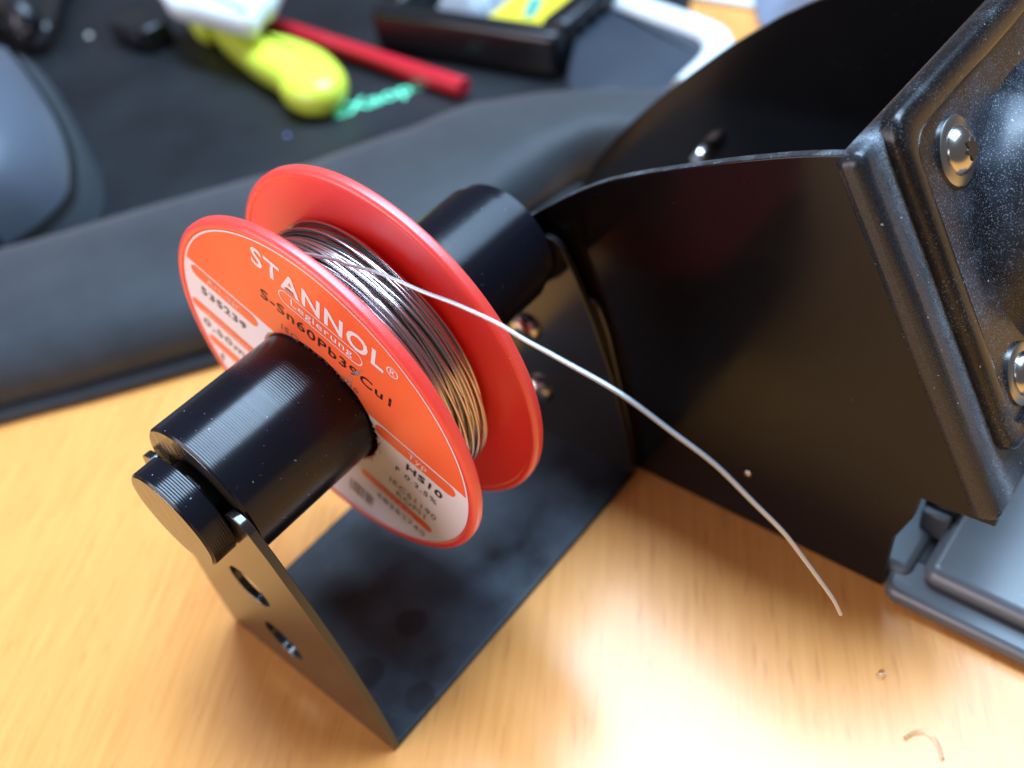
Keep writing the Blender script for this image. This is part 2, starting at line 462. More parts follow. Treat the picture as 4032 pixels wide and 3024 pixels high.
# ------------------------------------------------------------------ spool
SX, SZ, Y1, Y2 = 0.17, AX - 0.2, 18.66, 30.05
sp_ = thing('solder_spool', (SX, 25, SZ), 'red plastic spool with an orange and white printed label on its flange', 'spool')
RF = 26.0
def flange(y, t, d):
    prof = [(9.95, y + 0.28), (24.85, y + 0.28), (25.0, y + 0.06)]
    prof += [(25.35 + 0.65 * math.sin(k * math.pi / 16), y + 0.65 - 0.65 * math.cos(k * math.pi / 16)) for k in range(9)]
    prof += [(RF - 0.45 + 0.45 * math.cos(k * math.pi / 12), y + t - 0.45 + 0.45 * math.sin(k * math.pi / 12)) for k in range(7)]
    prof += [(9.95, y + t)]
    return lathe_y('flange', prof, SX, SZ, M_red, sp_, 160, 30)
flange(Y1, 1.6, -1); flange(Y2, 1.7, 1)
lathe_y('hub', [(9.95, Y1 + 1.5), (15.5, Y1 + 1.5), (15.5, Y2 + 0.2), (9.95, Y2 + 0.2)], SX, SZ, M_red, sp_, 96, 30)

# label, laid out in its own frame turned by -25 degrees
LA = math.radians(-25.0); ca, sa = math.cos(LA), math.sin(LA)
def lab(depth):
    return lambda u, v, *k: (SX + u * ca - v * sa, Y1 + 0.28 - depth, SZ + u * sa + v * ca)
def circle(r, n=120, jit=0, seed=0):
    out = []
    for i in range(n):
        w = 2 * math.pi * i / n
        rr = r + jit * (noise.noise((math.cos(w) * 3 + seed, math.sin(w) * 3, 0)) + 0.6 * noise.noise((math.cos(w) * 11 + seed, math.sin(w) * 11, 4)))
        out.append((rr * math.cos(w), rr * math.sin(w)))
    return out
hole = circle(10.15, 120, 0.35, 3)
label = sheet('label', circle(24.7, 160), lab(0.06), M_paper, sp_, [hole])
label['label'] = 'orange and white paper label with torn centre hole'
# orange field above the chord, cut out round the hole
CH = 6.35
w0 = math.asin(CH / 24.45)
field = [(24.45 * math.cos(w0 + (math.pi - 2 * w0) * i / 60), 24.45 * math.sin(w0 + (math.pi - 2 * w0) * i / 60)) for i in range(61)]
hl = [p for p in hole if p[1] > CH]
hl.sort(key=lambda p: p[0])
field += hl
sheet('orange_field', field, lab(0.09), M_orange, label)
def pill(u0, u1, v0, v1, n=8):
    r = (v1 - v0) / 2; c = (v0 + v1) / 2
    return [(u1 - r + r * math.cos(a), c + r * math.sin(a)) for a in [-math.pi / 2 + math.pi * i / n for i in range(n + 1)]] + \
           [(u0 + r + r * math.cos(a), c + r * math.sin(a)) for a in [math.pi / 2 + math.pi * i / n for i in range(n + 1)]]
for a in ((-23.0, -10.9, 3.55, 5.95), (-24.1, -10.6, -4.7, -2.6), (-21.7, -10.4, -11.3, -9.2), (9.2, 22.2, 3.55, 5.95), (7.8, 20.5, -11.2, -9.3)):
    sheet('orange_bar', pill(*a), lab(0.09), M_orange, label)
sheet('outline', pill(-6.7, 6.5, 15.1, 17.6), lab(0.12), M_whiteprint, label, [pill(-6.55, 6.35, 15.25, 17.45)])
FONT = None
def lettering(text, u0, u1, v0, v1, mt, depth=0.13, bold=0.0, name='lettering'):
    cu = bpy.data.curves.new('txt', 'FONT'); cu.body = text; cu.size = 1; cu.offset = bold; cu.resolution_u = 3; cu.space_character = 1.12
    o = bpy.data.objects.new('txt', cu); col.objects.link(o)
    dg = bpy.context.evaluated_depsgraph_get()
    me = bpy.data.meshes.new_from_object(o.evaluated_get(dg))
    bpy.data.objects.remove(o); bpy.data.curves.remove(cu)
    xs = [v.co.x for v in me.vertices]; ys = [v.co.y for v in me.vertices]
    sx = (u1 - u0) / (max(xs) - min(xs)); sy = (v1 - v0) / (max(ys) - min(ys))
    f = lab(depth); org = parent_org(sp_); mx, my = min(xs), min(ys)
    for v in me.vertices:
        p = f(u0 + (v.co.x - mx) * sx, v0 + (v.co.y - my) * sy)
        v.co = [(c - o_) * S for c, o_ in zip(p, org)]
    me.materials.clear()
    return link(name, me, mt, label)
lettering('STANNOL', -10.9, 9.5, 17.95, 21.25, M_whiteprint, bold=0.022)
sheet('outline', circle(0.85, 32), lambda u, v: lab(0.13)(u + 10.7, v + 19.6), M_whiteprint, label, [circle(0.70, 32)])
lettering('R', 10.35, 11.1, 19.1, 20.1, M_whiteprint)
lettering('Legierung', -4.7, 4.9, 15.45, 17.15, M_whiteprint, bold=0.005)
lettering('S-Sn60Pb39Cu1', -9.8, 11.1, 12.2, 14.05, M_ink, bold=0.012)
lettering('ISO 9453:2006', -6.5, 6.2, 8.95, 10.0, M_inkgrey)
lettering('Art.-Nr.', -20.0, -13.8, 4.25, 5.5, M_paleink)
lettering('535239', -21.6, -13.3, 0.5, 2.2, M_inkgrey, bold=0.02)
lettering('Durchmesser', -21.6, -11.6, -4.2, -3.1, M_paleink)
lettering('0,50mm', -22.3, -11.8, -7.8, -5.9, M_inkgrey, bold=0.01)
lettering('1', -19.6, -19.1, -14.2, -12.4, M_inkgrey)
lettering('Typ', 14.6, 17.6, 3.95, 5.6, M_whiteprint)
lettering('HS10', 14.7, 20.6, 0.85, 2.5, M_ink, bold=0.025)
lettering('F 0.2,5%', 13.2, 20.1, -1.9, -0.5, M_ink)
lettering('IEC61190', 12.6, 20.6, -6.2, -4.8, M_inkgrey)
lettering('ROM1', 14.0, 19.0, -8.4, -6.9, M_inkgrey)
lettering('LOT-NO', 11.6, 17.0, -10.75, -9.75, M_paleink)
lettering('68262740', 11.0, 19.6, -13.9, -12.3, M_inkgrey)
bv = []; bf = []; u = 6.0
rb_ = random.Random(4)
while u < 10.3:
    wd = rb_.choice([0.12, 0.2, 0.32])
    i = len(bv)
    bv += [lab(0.13)(u, -19.2 + 0.05 * (u - 6)), lab(0.13)(u + wd, -19.2), lab(0.13)(u + wd, -15.4), lab(0.13)(u, -15.4)]
    bf.append((i, i + 1, i + 2, i + 3)); u += wd + rb_.choice([0.14, 0.2, 0.34])
mesh('barcode', bv, bf, M_inkgrey, label)
sheet('scuff', smooth_loop([(6.9, 15.9), (6.2, 13.8), (5.6, 12.0), (4.6, 8.9), (3.9, 9.3), (4.9, 12.4), (5.9, 14.2), (6.5, 16.0)], 4), lab(0.16), M_scuff, label)
sheet('scuff', smooth_loop([(-5.4, 18.2), (-2.6, 18.0), (0.2, 17.9), (0.2, 18.4), (-2.5, 18.45), (-5.3, 18.6)], 4), lab(0.16), M_scuff, label)
# torn paper fibres at the hole
tv = []; tf = []
for i in range(46):
    w = math.radians(random.uniform(-62, 28)) - LA * 0
    r0 = 10.3 + random.uniform(-0.2, 0.3)
    c0 = (r0 * math.cos(w), r0 * math.sin(w))
    i0 = len(tv)
    for k in range(3):
        a = random.uniform(0, 6.28); rr = random.uniform(0.15, 0.55)
        tv.append(lab(random.uniform(0.07, 0.45))(c0[0] + rr * math.cos(a), c0[1] + rr * math.sin(a)))
    tf.append((i0, i0 + 1, i0 + 2))
torn = mesh('torn_edge', tv, tf, M_paper, label)

# ------------------------------------------------------------------ solder wire
wire = thing('solder_wire', (SX, 25, SZ), 'thin silvery solder wire wound on the red spool with one end sticking out', 'solder wire')
wv = []; wf = []
rw = 0.2
def loop_tube(fn, n=84, sides=6):
    pts = [Vector(fn(2 * math.pi * i / n)) for i in range(n)]
    i0 = len(wv)
    for i in range(n):
        t = (pts[(i + 1) % n] - pts[i - 1]).normalized()
        rad = Vector((pts[i].x - SX, 0, pts[i].z - SZ)).normalized(); b = t.cross(rad)
        for k in range(sides):
            a = 2 * math.pi * k / sides
            wv.append(pts[i] + (rad * math.cos(a) + b * math.sin(a)) * rw)
    for i in range(n):
        j = (i + 1) % n
        for k in range(sides):
            k2 = (k + 1) % sides
            wf.append((i0 + i * sides + k, i0 + i * sides + k2, i0 + j * sides + k2, i0 + j * sides + k))
rr_ = random.Random(11)
ylo, yhi = Y1 + 1.95, Y2 - 0.05
for layer, (r, cnt, til) in enumerate(((17.4, 18, 0.12), (17.85, 18, 0.3), (18.25, 17, 0.7), (18.65, 13, 1.1), (19.0, 9, 1.5))):
    for i in range(cnt):
        span = yhi - ylo - 0.6 - (0.5 if layer > 2 else 0)
        y = ylo + 0.3 + span * (i + 0.5 + rr_.uniform(-0.25, 0.25)) / cnt
        ph = rr_.uniform(0, 6.28); ph2 = rr_.uniform(0, 6.28); ti = til * rr_.uniform(0.3, 1.0); dr = rr_.uniform(0, 0.18)
        def fn(w, y=y, ph=ph, ph2=ph2, ti=ti, r=r, dr=dr):
            yy_ = min(max(y + ti * math.sin(w + ph) + 0.35 * ti * math.sin(2 * w + ph2), ylo + 0.28), yhi - 0.28)
            q_ = r + dr + 0.12 * math.sin(3 * w + ph2)
            return (SX + q_ * math.cos(w), yy_, SZ + q_ * math.sin(w))
        loop_tube(fn)
wind = mesh('winding', wv, wf, M_wire, wire, 60)
lathe_y('inner_turns', [(15.5, ylo), (17.25, ylo), (17.25, yhi), (15.5, yhi)], SX, SZ, M_wire_shade, wire, 64, 30)
lp = []
for w in (150, 135, 120, 108, 98):
    lp.append((SX + 19.9 * math.cos(math.radians(w)), 22.3 + (150 - w) * 0.012, SZ + 19.9 * math.sin(math.radians(w))))
for (x, y), Y in zip([(720, 560), (756, 573), (822, 591), (913, 630), (985, 657), (1072, 697), (1132, 733), (1203, 772), (1338, 849), (1452, 933), (1544, 1003), (1623, 1081), (1693, 1151), (1737, 1208), (1768, 1250), (1787, 1276), (1803, 1300), (1816, 1327)],
                     [23.1, 23.3, 23.6, 24.0, 24.3, 24.6, 24.8, 25.1, 25.8, 26.8, 27.8, 29.0, 30.4, 31.6, 32.5, 33.2, 33.7, 34.2]):
    p = at_y(x, y, Y); lp.append((p.x, p.y, p.z))
tube('loose_end', spline(lp, 6), 0.205, M_wire_loose, wire, 10)

# ------------------------------------------------------------------ stand with curved side panels
CY = L + 1.1
st = thing('soldering_stand', (25, 85, 0), 'glossy black stand with two curved side panels and a dusty screwed front plate', 'stand')
cheek_top = [(-34.5, 0.3), (-33.5, 6), (-31, 11.5), (-26, 18.8), (-14, 31.5), (-1, 43), (8.0, 50.0), (18.1, 56.6), (31.8, 62.6), (43.1, 66.8), (50.3, 68.8)]
cheek_top = [(p.x, p.y) for p in spline([(a, b, 0) for a, b in cheek_top], 5)]
cheek_near = cheek_top[:] + [(54.7, 60.4), (60.4, 48), (65.0, 39.2), (71.6, 25.4), (71.7, 22.9), (67.3, 22.5), (62.7, 22.4), (62.3, 18), (60.3, 11.8), (60.1, 5.7), (60.1, 0.4)]
def split_edge_mats(o, a, b):
    me = o.data; me.materials.clear(); me.materials.append(a); me.materials.append(b)
    for p in me.polygons:
        p.material_index = 0 if abs(p.normal.y) > 0.7 else 1
for y0, lb in ((CY, 'side panel behind the bracket'), (112.0, 'side panel with a high rounded back')):
    o = prism('side_panel', cheek_near, (lambda yy_: (lambda a, b, k: (a, yy_ + 1.3 * k, b)))(y0), 0, M_cheek, st, 30, (), 0.2)
    o['label'] = lb
    split_edge_mats(o, M_cheek, M_cheek_edge)
# studs on the side panels
def stud(c, nrm, r, ln):
    nrm = Vector(nrm); a = Vector((1, 0, 0)); b = nrm.cross(a); ax = Matrix((a, nrm, b)).transposed()
    return lathe_y('stud', [(0.001, -0.6), (r, -0.6), (r, ln * 0.7), (r * 0.6, ln), (0.001, ln)], 0, 0, M_steel, st, 20, 40, False, ax, Vector(c))
stud((38.6, CY, 12.2), (0, -1, 0), 0.55, 0.5)
stud((-0.5, 112.0, 26.3), (0, -1, 0), 1.9, 4.5)
# front plate: runs along the slope of the side panels
D = Vector((21.3, 0, -44.0)).normalized(); N = Vector((44.0, 0, 21.3)).normalized(); P0 = Vector((50.6, CY - 0.7, 68.9))
def fp(s, y, h): return P0 + D * s + Vector((0, y, 0)) + N * (h - 1.3)
def plate_loop(s0, s1, y0, y1, r, n=6):
    out = []
    for cs, cy, a0 in ((s1 - r, y1 - r, 0), (s0 + r, y1 - r, 90), (s0 + r, y0 + r, 180), (s1 - r, y0 + r, 270)):
        out += [(cs + r * math.cos(math.radians(a0 + 90 * i / n)), cy + r * math.sin(math.radians(a0 + 90 * i / n))) for i in range(n + 1)]
    return out
fpo = prism('front_plate', plate_loop(-0.4, 49.6, 0, 62, 1.5), lambda s, y, k: fp(s, y, -2.0 + 3.4 * k), 0, M_frame, st, 40, (), 1.2)
fpo.modifiers['bevel'].segments = 4
rl = []
for s0, s1, y0, y1, r, h in ((-1.3, 43.2, 4.7, 58, 3.0, 1.0), (-1.3, 43.2, 4.7, 58, 3.0, 2.3), (-1.15, 43.05, 4.85, 57.85, 2.9, 2.75), (-0.75, 42.7, 5.2, 57.45, 2.6, 3.05),
                             (-0.2, 42.2, 5.6, 56.9, 2.4, 3.15), (1.6, 41.6, 6.8, 54.8, 3.0, 3.15), (2.1, 41.3, 7.3, 54.3, 3.0, 3.0), (2.4, 41.1, 7.6, 54.05, 3.0, 2.6), (2.4, 41.1, 7.65, 54.0, 3.0, 1.6)):
    rl.append([fp(a, b, h) for a, b in plate_loop(s0, s1, y0, y1, r, 8)])
nl = len(rl[0])
rimo = mesh('raised_rim', [p for lp_ in rl for p in lp_], [(k * nl + i, k * nl + (i + 1) % nl, (k + 1) * nl + (i + 1) % nl, (k + 1) * nl + i) for k in range(len(rl) - 1) for i in range(nl)], M_rim, fpo, 60)
inner = prism('dusty_panel', plate_loop(0.6, 42.4, 6.0, 55.8, 3.0, 8), lambda s, y, k: fp(s, y, 1.2 + 1.0 * k), 0, M_frontplate, fpo, 40)
# ring of the holder opening
c_ring = fp(24.6, 32.0, 2.1)
axr = Matrix((D, N, D.cross(N))).transposed()
lathe_y('opening_ring', [(18.4, -0.2), (17.9, 0.1), (16.8, 0.7), (15.6, 1.7), (14.8, 3.2), (14.4, 4.6), (13.9, 5.0), (13.4, 4.6), (13.1, 2.0), (12.9, 0.0)], 0, 0, M_frontplate, fpo, 72, 60, False, axr, c_ring)
lathe_y('opening', [(0.001, 0.02), (12.4, 0.02)], 0, 0, M_pit, fpo, 40, 60, False, axr, c_ring)
for s, y in ((8.0, 15.4), (36.9, 13.4), (8.0, 47.5), (36.9, 49)):
    screw_dome('screw', fp(s, y, 2.2), N, 2.75, 1.9, st, washer=3.9)
# base tray
tr = box('base_tray', (-37.5, CY + 1.4, 0.3), (63.0, 111.8, 4.2), M_tray, st, 1.2, 3)
def tray_loop(x0, x1, y0, y1, r): return plate_loop(x0, x1, y0, y1, r)
tl = prism('tray_lip', tray_loop(60.5, 135, 56.6, 113, 2.0), lambda x, y, k: (x, y, 0.3 + 2.9 * k), 0, M_tray, st, 40, (), 0.8)
tt = prism('tray_top', tray_loop(64.2, 133, 60.2, 111, 2.2), lambda x, y, k: (x, y, 2.8 + 3.6 * k), 0, M_tray, st, 40, (), 2.4)
tt.modifiers['bevel'].segments = 6
tt.rotation_euler = (math.radians(5.0), 0, 0); tt.location = (0, 0, 0.0019)
box('pocket_floor', (61.2, 63.0, 2.9), (64.4, 80.0, 3.35), M_pit, st, 0.1)
box('clip', (60.6, 68.0, 3.0), (64.6, 69.4, 8.0), M_tray, st, 0.4)
box('clip_tab', (60.4, 69.4, 6.0), (65.0, 76.0, 9.0), M_pit, st, 0.5)

# ------------------------------------------------------------------ wrist rest
M_rest = mat('grey_rest_fabric', (0.050, 0.060, 0.072), 0.55, spec=0.4)
q = NT(M_rest)
fr = q.noise(50, 5, 0.6)
q.l(q.ramp(fr, [(0.3, (0.011, 0.014, 0.018)), (0.75, (0.028, 0.034, 0.041))]), q.b.inputs['Base Color'])
q.b.inputs['Sheen Weight'].default_value = 0.25
q.bump(q.noise(1.0, 3, 0.6, q.coords((300, 2500, 2500), (0, 0, 0.9))), 0.4, 0.0003)
front = [(-235, -180), (-160, -80), (-98.6, -0.5), (-86.6, 14.5), (-70.2, 36.2), (-56, 56), (-46, 76), (-42, 95), (-40.5, 110), (-38, 121), (-26, 129), (-4, 136), (30, 142)]
back = [(-275, -165), (-205, -75), (-136, 28), (-124, 45), (-108, 68), (-92, 90), (-84, 106), (-76, 121), (-67, 130), (-57, 137), (-34, 147), (-8, 154), (28, 160)]
HR = 15.0
prof = [(0.0, 0.2), (-0.008, 1.6), (0.0, 2.2), (0.02, 2.5), (0.05, 2.6), (0.06, 3.2), (0.035, 5.0), (0.03, 7.4), (0.065, 10.0), (0.11, 12.4), (0.20, 14.2), (0.34, 15.0), (0.5, 15.3), (0.7, 15.2), (0.86, 14.9), (0.95, 14.1), (1.0, 12.4), (1.015, 8.0), (1.01, 0.2)]
fsp = spline([(a, b, 0) for a, b in front], 8); bsp = spline([(a, b, 0) for a, b in back], 8)
rv = []; rf = []
n = len(prof); Nn = len(fsp)
for i in range(Nn):
    f_, b_ = fsp[i], bsp[i]
    end = min(1.0, (Nn - 1 - i) / 8.0); hsc = math.sqrt(max(0.0, 1 - (1 - end) ** 2)) if end < 1 else 1
    for a, z in prof:
        p = f_.lerp(b_, a); z += (0.5 * noise.noise((p.x * 0.05, p.y * 0.05, a * 2)) + 0.22 * noise.noise((p.x * 0.16, p.y * 0.16, a * 6))) * (1 if z > 6 else 0)
        rv.append((p.x, p.y, max(0.2, z * max(0.25, hsc))))
for i in range(Nn - 1):
    for k in range(n - 1):
        rf.append((i * n + k, i * n + k + 1, (i + 1) * n + k + 1, (i + 1) * n + k))
    rf.append((i * n + n - 1, i * n, (i + 1) * n, (i + 1) * n + n - 1))
rf.append(tuple(range(n))); rf.append(tuple((Nn - 1) * n + k for k in range(n)))
rest = tag(mesh('wrist_rest', rv, rf, M_rest, None, 50), 'long padded grey fabric wrist rest lying across the wooden table', 'wrist rest')
M_stitch = mat('rest_foot', (0.012, 0.012, 0.014), 0.6)

# ------------------------------------------------------------------ desk mat
M_mat = mat('black_mat', (0.020, 0.023, 0.028), 0.45)
q = NT(M_mat)
fm = q.noise(16, 5, 0.6)
q.l(q.ramp(fm, [(0.35, (0.007, 0.008, 0.010)), (0.8, (0.018, 0.021, 0.025))]), q.b.inputs['Base Color'])
q.l(q.ramp(fm, [(0.35, G3(0.36)), (0.8, G3(0.5))]), q.b.inputs['Roughness'])
q.bump(q.noise(3000, 2), 0.1, 0.0002)
matt = thing('desk_mat', (-200, 150, 0), 'flat black desk mat with small mint green lettering near the wrist rest', 'mat')
mloop = [(p.x, p.y) for p in [f_.lerp(b_, 0.92) for f_, b_ in zip(fsp, bsp)]] + [(0, 162), (-30, 172), (-52, 182), (-70, 215), (-120, 330), (-560, 420), (-640, -40), (-330, -170)]
prism('mat_sheet', mloop, lambda x, y, k: (x, y, 0.1 + 2.0 * k), 0, M_mat, matt, 30, (), 0.4)
M_green = mat('mint_print', (0.20, 0.92, 0.55), 0.5)
cu = bpy.data.curves.new('txt', 'FONT'); cu.body = 'eXaopto'; cu.size = 1; cu.offset = 0.02
to = bpy.data.objects.new('txt', cu); col.objects.link(to)
gm = bpy.data.meshes.new_from_object(to.evaluated_get(bpy.context.evaluated_depsgraph_get()))
bpy.data.objects.remove(to); bpy.data.curves.remove(cu)
g0 = at_z(724, 256, 2.2); g1 = at_z(950, 178, 2.2); gd = (g1 - g0); glen = gd.length; gd.normalize(); gn = Vector((-gd.y, gd.x, 0))
xs = [v.co.x for v in gm.vertices]; sx = glen / (max(xs) - min(xs))
for v in gm.vertices:
    p = g0 + gd * ((v.co.x - min(xs)) * sx) + gn * ((v.co.y) * sx * 1.15)
    v.co = [(p.x + 200) * S, (p.y - 150) * S, 2.2 * S]
gm.materials.clear()
link('lettering', gm, M_green, matt)

# ------------------------------------------------------------------ mouse
M_mouse = mat('grey_mouse_shell', (0.10, 0.115, 0.145), 0.32, spec=0.5)
M_mside = mat('grey_mouse_side', (0.075, 0.085, 0.095), 0.42)
M_mdark = mat('mouse_seam', (0.035, 0.036, 0.034), 0.5)
pa = at_z(204, 372, 14); pb = at_z(104, 118, 14)
ad = (pb - pa); ad.z = 0; ad.normalize(); ar = Vector((-ad.y, ad.x, 0))
if ar.dot(Vector((-1, 0, 0))) < 0: ar = -ar
mo = thing('computer_mouse', (-200, 60, 2.1), 'grey computer mouse with a side seam resting on the black mat', 'mouse')
MC = pa + ar * 30 - ad * 16
def mouse_pt(s, a, off=0):
    # s 0 (rear) .. 1 (front), a 0 (right side, low) .. pi (left side)
    ln = 118.0
    wv_ = 31.0 * (max(0.0, 1 - (2 * s - 1) ** 4)) ** 0.5 * (1 - 0.10 * s) - off
    hv_ = (37.0 * (max(0.0, 1 - ((s - 0.40) / 0.62) ** 2)) ** 0.62 if abs((s - 0.40) / 0.62) < 1 else 0) - off
    c, s_ = math.cos(a), math.sin(a)
    x = wv_ * (abs(c) ** 0.8) * (1 if c > 0 else -1); z = max(0.3, hv_) * (s_ ** 0.75 if s_ > 0 else 0)
    p = MC + ad * (s * ln) - ar * x
    return (p.x, p.y, 2.3 + z)
def mouse_patch(name, a0f, a1f, off, mt, s0=0.004, s1=0.99, ns=40, na=24):
    vs = []; fs = []
    for i in range(ns + 1):
        s = s0 + (s1 - s0) * i / ns
        for k in range(na + 1):
            a = a0f(s) + (a1f(s) - a0f(s)) * k / na
            vs.append(mouse_pt(s, a, off))
    for i in range(ns):
        for k in range(na):
            fs.append((i * (na + 1) + k, i * (na + 1) + k + 1, (i + 1) * (na + 1) + k + 1, (i + 1) * (na + 1) + k))
    return mesh(name, vs, fs, mt, mo, 60)
seam = lambda s: 0.22 + 0.85 * max(0.0, (s - 0.10)) ** 0.8 if s < 0.62 else 0.22 + 0.85 * 0.52 ** 0.8 + (s - 0.62) * 0.2
mouse_patch('body', lambda s: 0.0, lambda s: math.pi, 1.0, M_mdark)
mouse_patch('top_shell', lambda s: seam(s) + 0.05, lambda s: math.pi - 0.05, 0.0, M_mouse)
mouse_patch('side_panel', lambda s: 0.0, lambda s: seam(s) - 0.05, 0.0, M_mside)

# ------------------------------------------------------------------ yellow-green handled cutters, with their second grip
M_yel = mat('yellow_green_grip', (0.85, 0.98, 0.07), 0.40, spec=0.5, coat=1.0, coat_r=0.4)
NK = thing('hand_cutters', (-170, 135, 2.2), 'bright yellow-green handled tool lying beside the red bar', 'cutters')
def px_loop(pts, z, n=5): return smooth_loop([at_z(x, y, z) for x, y in pts], n)
pillow('grip', px_loop([(455, 62), (470, 92), (500, 122), (545, 158), (585, 182), (603, 196), (612, 216), (645, 231), (695, 230), (735, 212), (752, 182), (740, 156), (706, 128), (650, 106), (610, 97), (560, 82), (510, 62), (480, 50)], 7), 2.3, 10, 4.5, M_yel, NK)
pillow('grip', px_loop([(412, 40), (412, 60), (425, 76), (450, 78), (470, 62), (462, 40), (440, 30)], 7), 2.3, 11, 4, M_yel, NK)
M_milky = mat('milky_white_plastic', (0.80, 0.86, 0.86), 0.32, sss=0.3)
wp = pillow('plastic_piece', px_loop([(352, -40), (356, 8), (374, 30), (420, 40), (470, 54), (520, 66), (556, 62), (572, 36), (600, 10), (596, -50)], 18), 14.5, 8, 3.5, M_milky)
tag(wp, 'milky white plastic piece lying on the yellow-green handles', 'plastic piece')

# ------------------------------------------------------------------ red bar
M_redbar = mat('red_anodised_bar', (0.62, 0.020, 0.035), 0.28, spec=0.6)
ra = at_z(552, 42, 5.1); rb2 = at_z(1004, 190, 5.1)
rd = (rb2 - ra); rd.normalize(); rn = Vector((-rd.y, rd.x, 0)); up = Vector((0, 0, 1))
rrad = 2.9
vs = []; fs = []
for e in (ra, rb2):
    for k in range(6):
        a = math.pi / 6 + math.pi / 3 * k
        vs.append(e + rn * rrad * math.cos(a) + up * (rrad * math.sin(a) + 0.1))
fs = [(k, (k + 1) % 6, 6 + (k + 1) % 6, 6 + k) for k in range(6)] + [(5, 4, 3, 2, 1, 0), (6, 7, 8, 9, 10, 11)]
rbar = mesh('red_bar', vs, fs, M_redbar, None, 40); bevel(rbar, 0.6, 3)
tag(rbar, 'glossy red six-sided bar lying across the black mat', 'bar')

# ------------------------------------------------------------------ black open box with things in it
M_boxblk = mat('black_box_plastic', (0.010, 0.010, 0.012), 0.25)
bx = thing('open_box', (-120, 200, 2.2), 'small black open plastic box standing behind the red bar', 'box')
c_fr = at_z(1208, 176, 2.2); c_fl = at_z(880, 118, 2.2)
ed = (c_fl - c_fr); ed.z = 0; ew = ed.length; ed.normalize(); en = Vector((ed.y, -ed.x, 0))
if en.y < 0: en = -en
BH = 12.5
def bxp(a, b, z): p = c_fr + ed * a + en * b; return (p.x, p.y, 2.3 + z)
def wall_box(name, a0, a1, b0, b1, z0, z1, bev=1.2):
    vs = [bxp(a, b, z) for z in (z0, z1) for a, b in ((a0, b0), (a1, b0), (a1, b1), (a0, b1))]
    fs = [(0, 3, 2, 1), (4, 5, 6, 7), (0, 1, 5, 4), (1, 2, 6, 5), (2, 3, 7, 6), (3, 0, 4, 7)]
    return bevel(mesh(name, vs, fs, M_boxblk, bx, 50), bev, 3)
BD = 70
wall_box('front_wall', 0, ew + 12, 0, 7, 0, BH, 2.0)
wall_box('side_wall', 0, 9, 6.5, BD, 0, BH + 0.6, 2.0)
wall_box('side_wall', ew + 4, ew + 12, 6.5, BD, 0, BH + 0.6, 2.0)
wall_box('back_wall', 0, ew + 12, BD, BD + 5, 0, BH, 1.5)
wall_box('floor_panel', 1, ew + 11, 1, BD, 0, 1.5, 0.3)
for i in range(5):
    a = -0.25
    wall_box('grip_rib', -0.7, 0.1, 12 + i * 6, 14.6 + i * 6, 1.5, BH - 1.5, 0.3)
M_card = mat('yellow_card', (0.80, 0.66, 0.04), 0.4)
M_cardm = mat('teal_print', (0.05, 0.35, 0.32), 0.5)
cd = thing('yellow_card', (c_fr.x, c_fr.y, 12), 'yellow printed card inside the black open box', 'card')
def cdp(a, b, z): p = c_fr + ed * a + en * b; return (p.x, p.y, z)
vs = [cdp(a, b, z) for z in (11.0, 11.8) for a, b in ((10, 8), (ew * 0.55, 8), (ew * 0.55, 52), (10, 52))]
bfs = [(0, 3, 2, 1), (4, 5, 6, 7), (0, 1, 5, 4), (1, 2, 6, 5), (2, 3, 7, 6), (3, 0, 4, 7)]
mesh('card_sheet', vs, bfs, M_card, cd, 30)
vs = [cdp(a, b, z) for z in (11.9, 12.0) for a, b in ((16, 14), (19, 13), (24, 24), (20, 25))]
mesh('printed_mark', vs, bfs, M_cardm, cd, 30)
M_clear = mat('crumpled_clear_plastic', (0.62, 0.68, 0.75), 0.15, trans=0.35, ior=1.3)
def crumple(name, c, ux, uy, w, h, z0, amp, seed, mt, n=26):
    vs = []; fs = []
    for i in range(n + 1):
        for k in range(n + 1):
            a, b = i / n - 0.5, k / n - 0.5
            p = Vector(c) + ux * (a * w) + uy * (b * h)
            e = min(1.0, 6 * min(0.5 - abs(a), 0.5 - abs(b)) + 0.05)
            z = z0 + e * amp * (0.7 + noise.noise((p.x * 0.09 + seed, p.y * 0.09, 1.3)) + 0.7 * abs(noise.noise((p.x * 0.22, p.y * 0.22 + seed, 5))))
            vs.append((p.x + 2 * noise.noise((b * 9, seed, 2)), p.y + 2 * noise.noise((a * 9, seed, 7)), z))
    for i in range(n):
        for k in range(n):
            fs.append((i * (n + 1) + k, (i + 1) * (n + 1) + k, (i + 1) * (n + 1) + k + 1, i * (n + 1) + k + 1))
    return mesh(name, vs, fs, mt, None, 70)
cc = cdp(ew * 0.78, 30, 0)
cl = crumple('plastic_bag', (cc[0], cc[1], 0), ed, en, ew * 0.36, 44, 4.5, 9, 3.0, M_clear)
tag(cl, 'crumpled clear plastic film inside the black open box', 'plastic bag')

# ------------------------------------------------------------------ white-rimmed dark panel beside the box
M_white = mat('white_plastic', (0.80, 0.83, 0.84), 0.35)
M_screen = mat('dark_glass', (0.035, 0.042, 0.056), 0.30)  # blue-grey reflected light put into the base colour
q = NT(M_screen); q.l(q.ramp(q.noise(40, 4), [(0.4, G3(0.25)), (0.8, G3(0.45))]), q.b.inputs['Roughness'])
dv = thing('tablet', (-80, 180, 2.2), 'dark glass panel with a white rounded rim lying behind the wrist rest', 'tablet')
rimpx = [(1225, -25), (1262, -10), (1400, 34), (1515, 76), (1545, 95), (1551, 118), (1537, 146), (1505, 178), (1478, 205)]
dl = [at_z(x, y, 8) for x, y in rimpx + [(1400, 214), (1320, 210), (1225, 204), (1235, 100), (1255, 20)]]
dl = smooth_loop([(p.x, p.y) for p in dl], 5)
pillow('glass_panel', dl, 2.4, 7, 2, M_screen, dv)
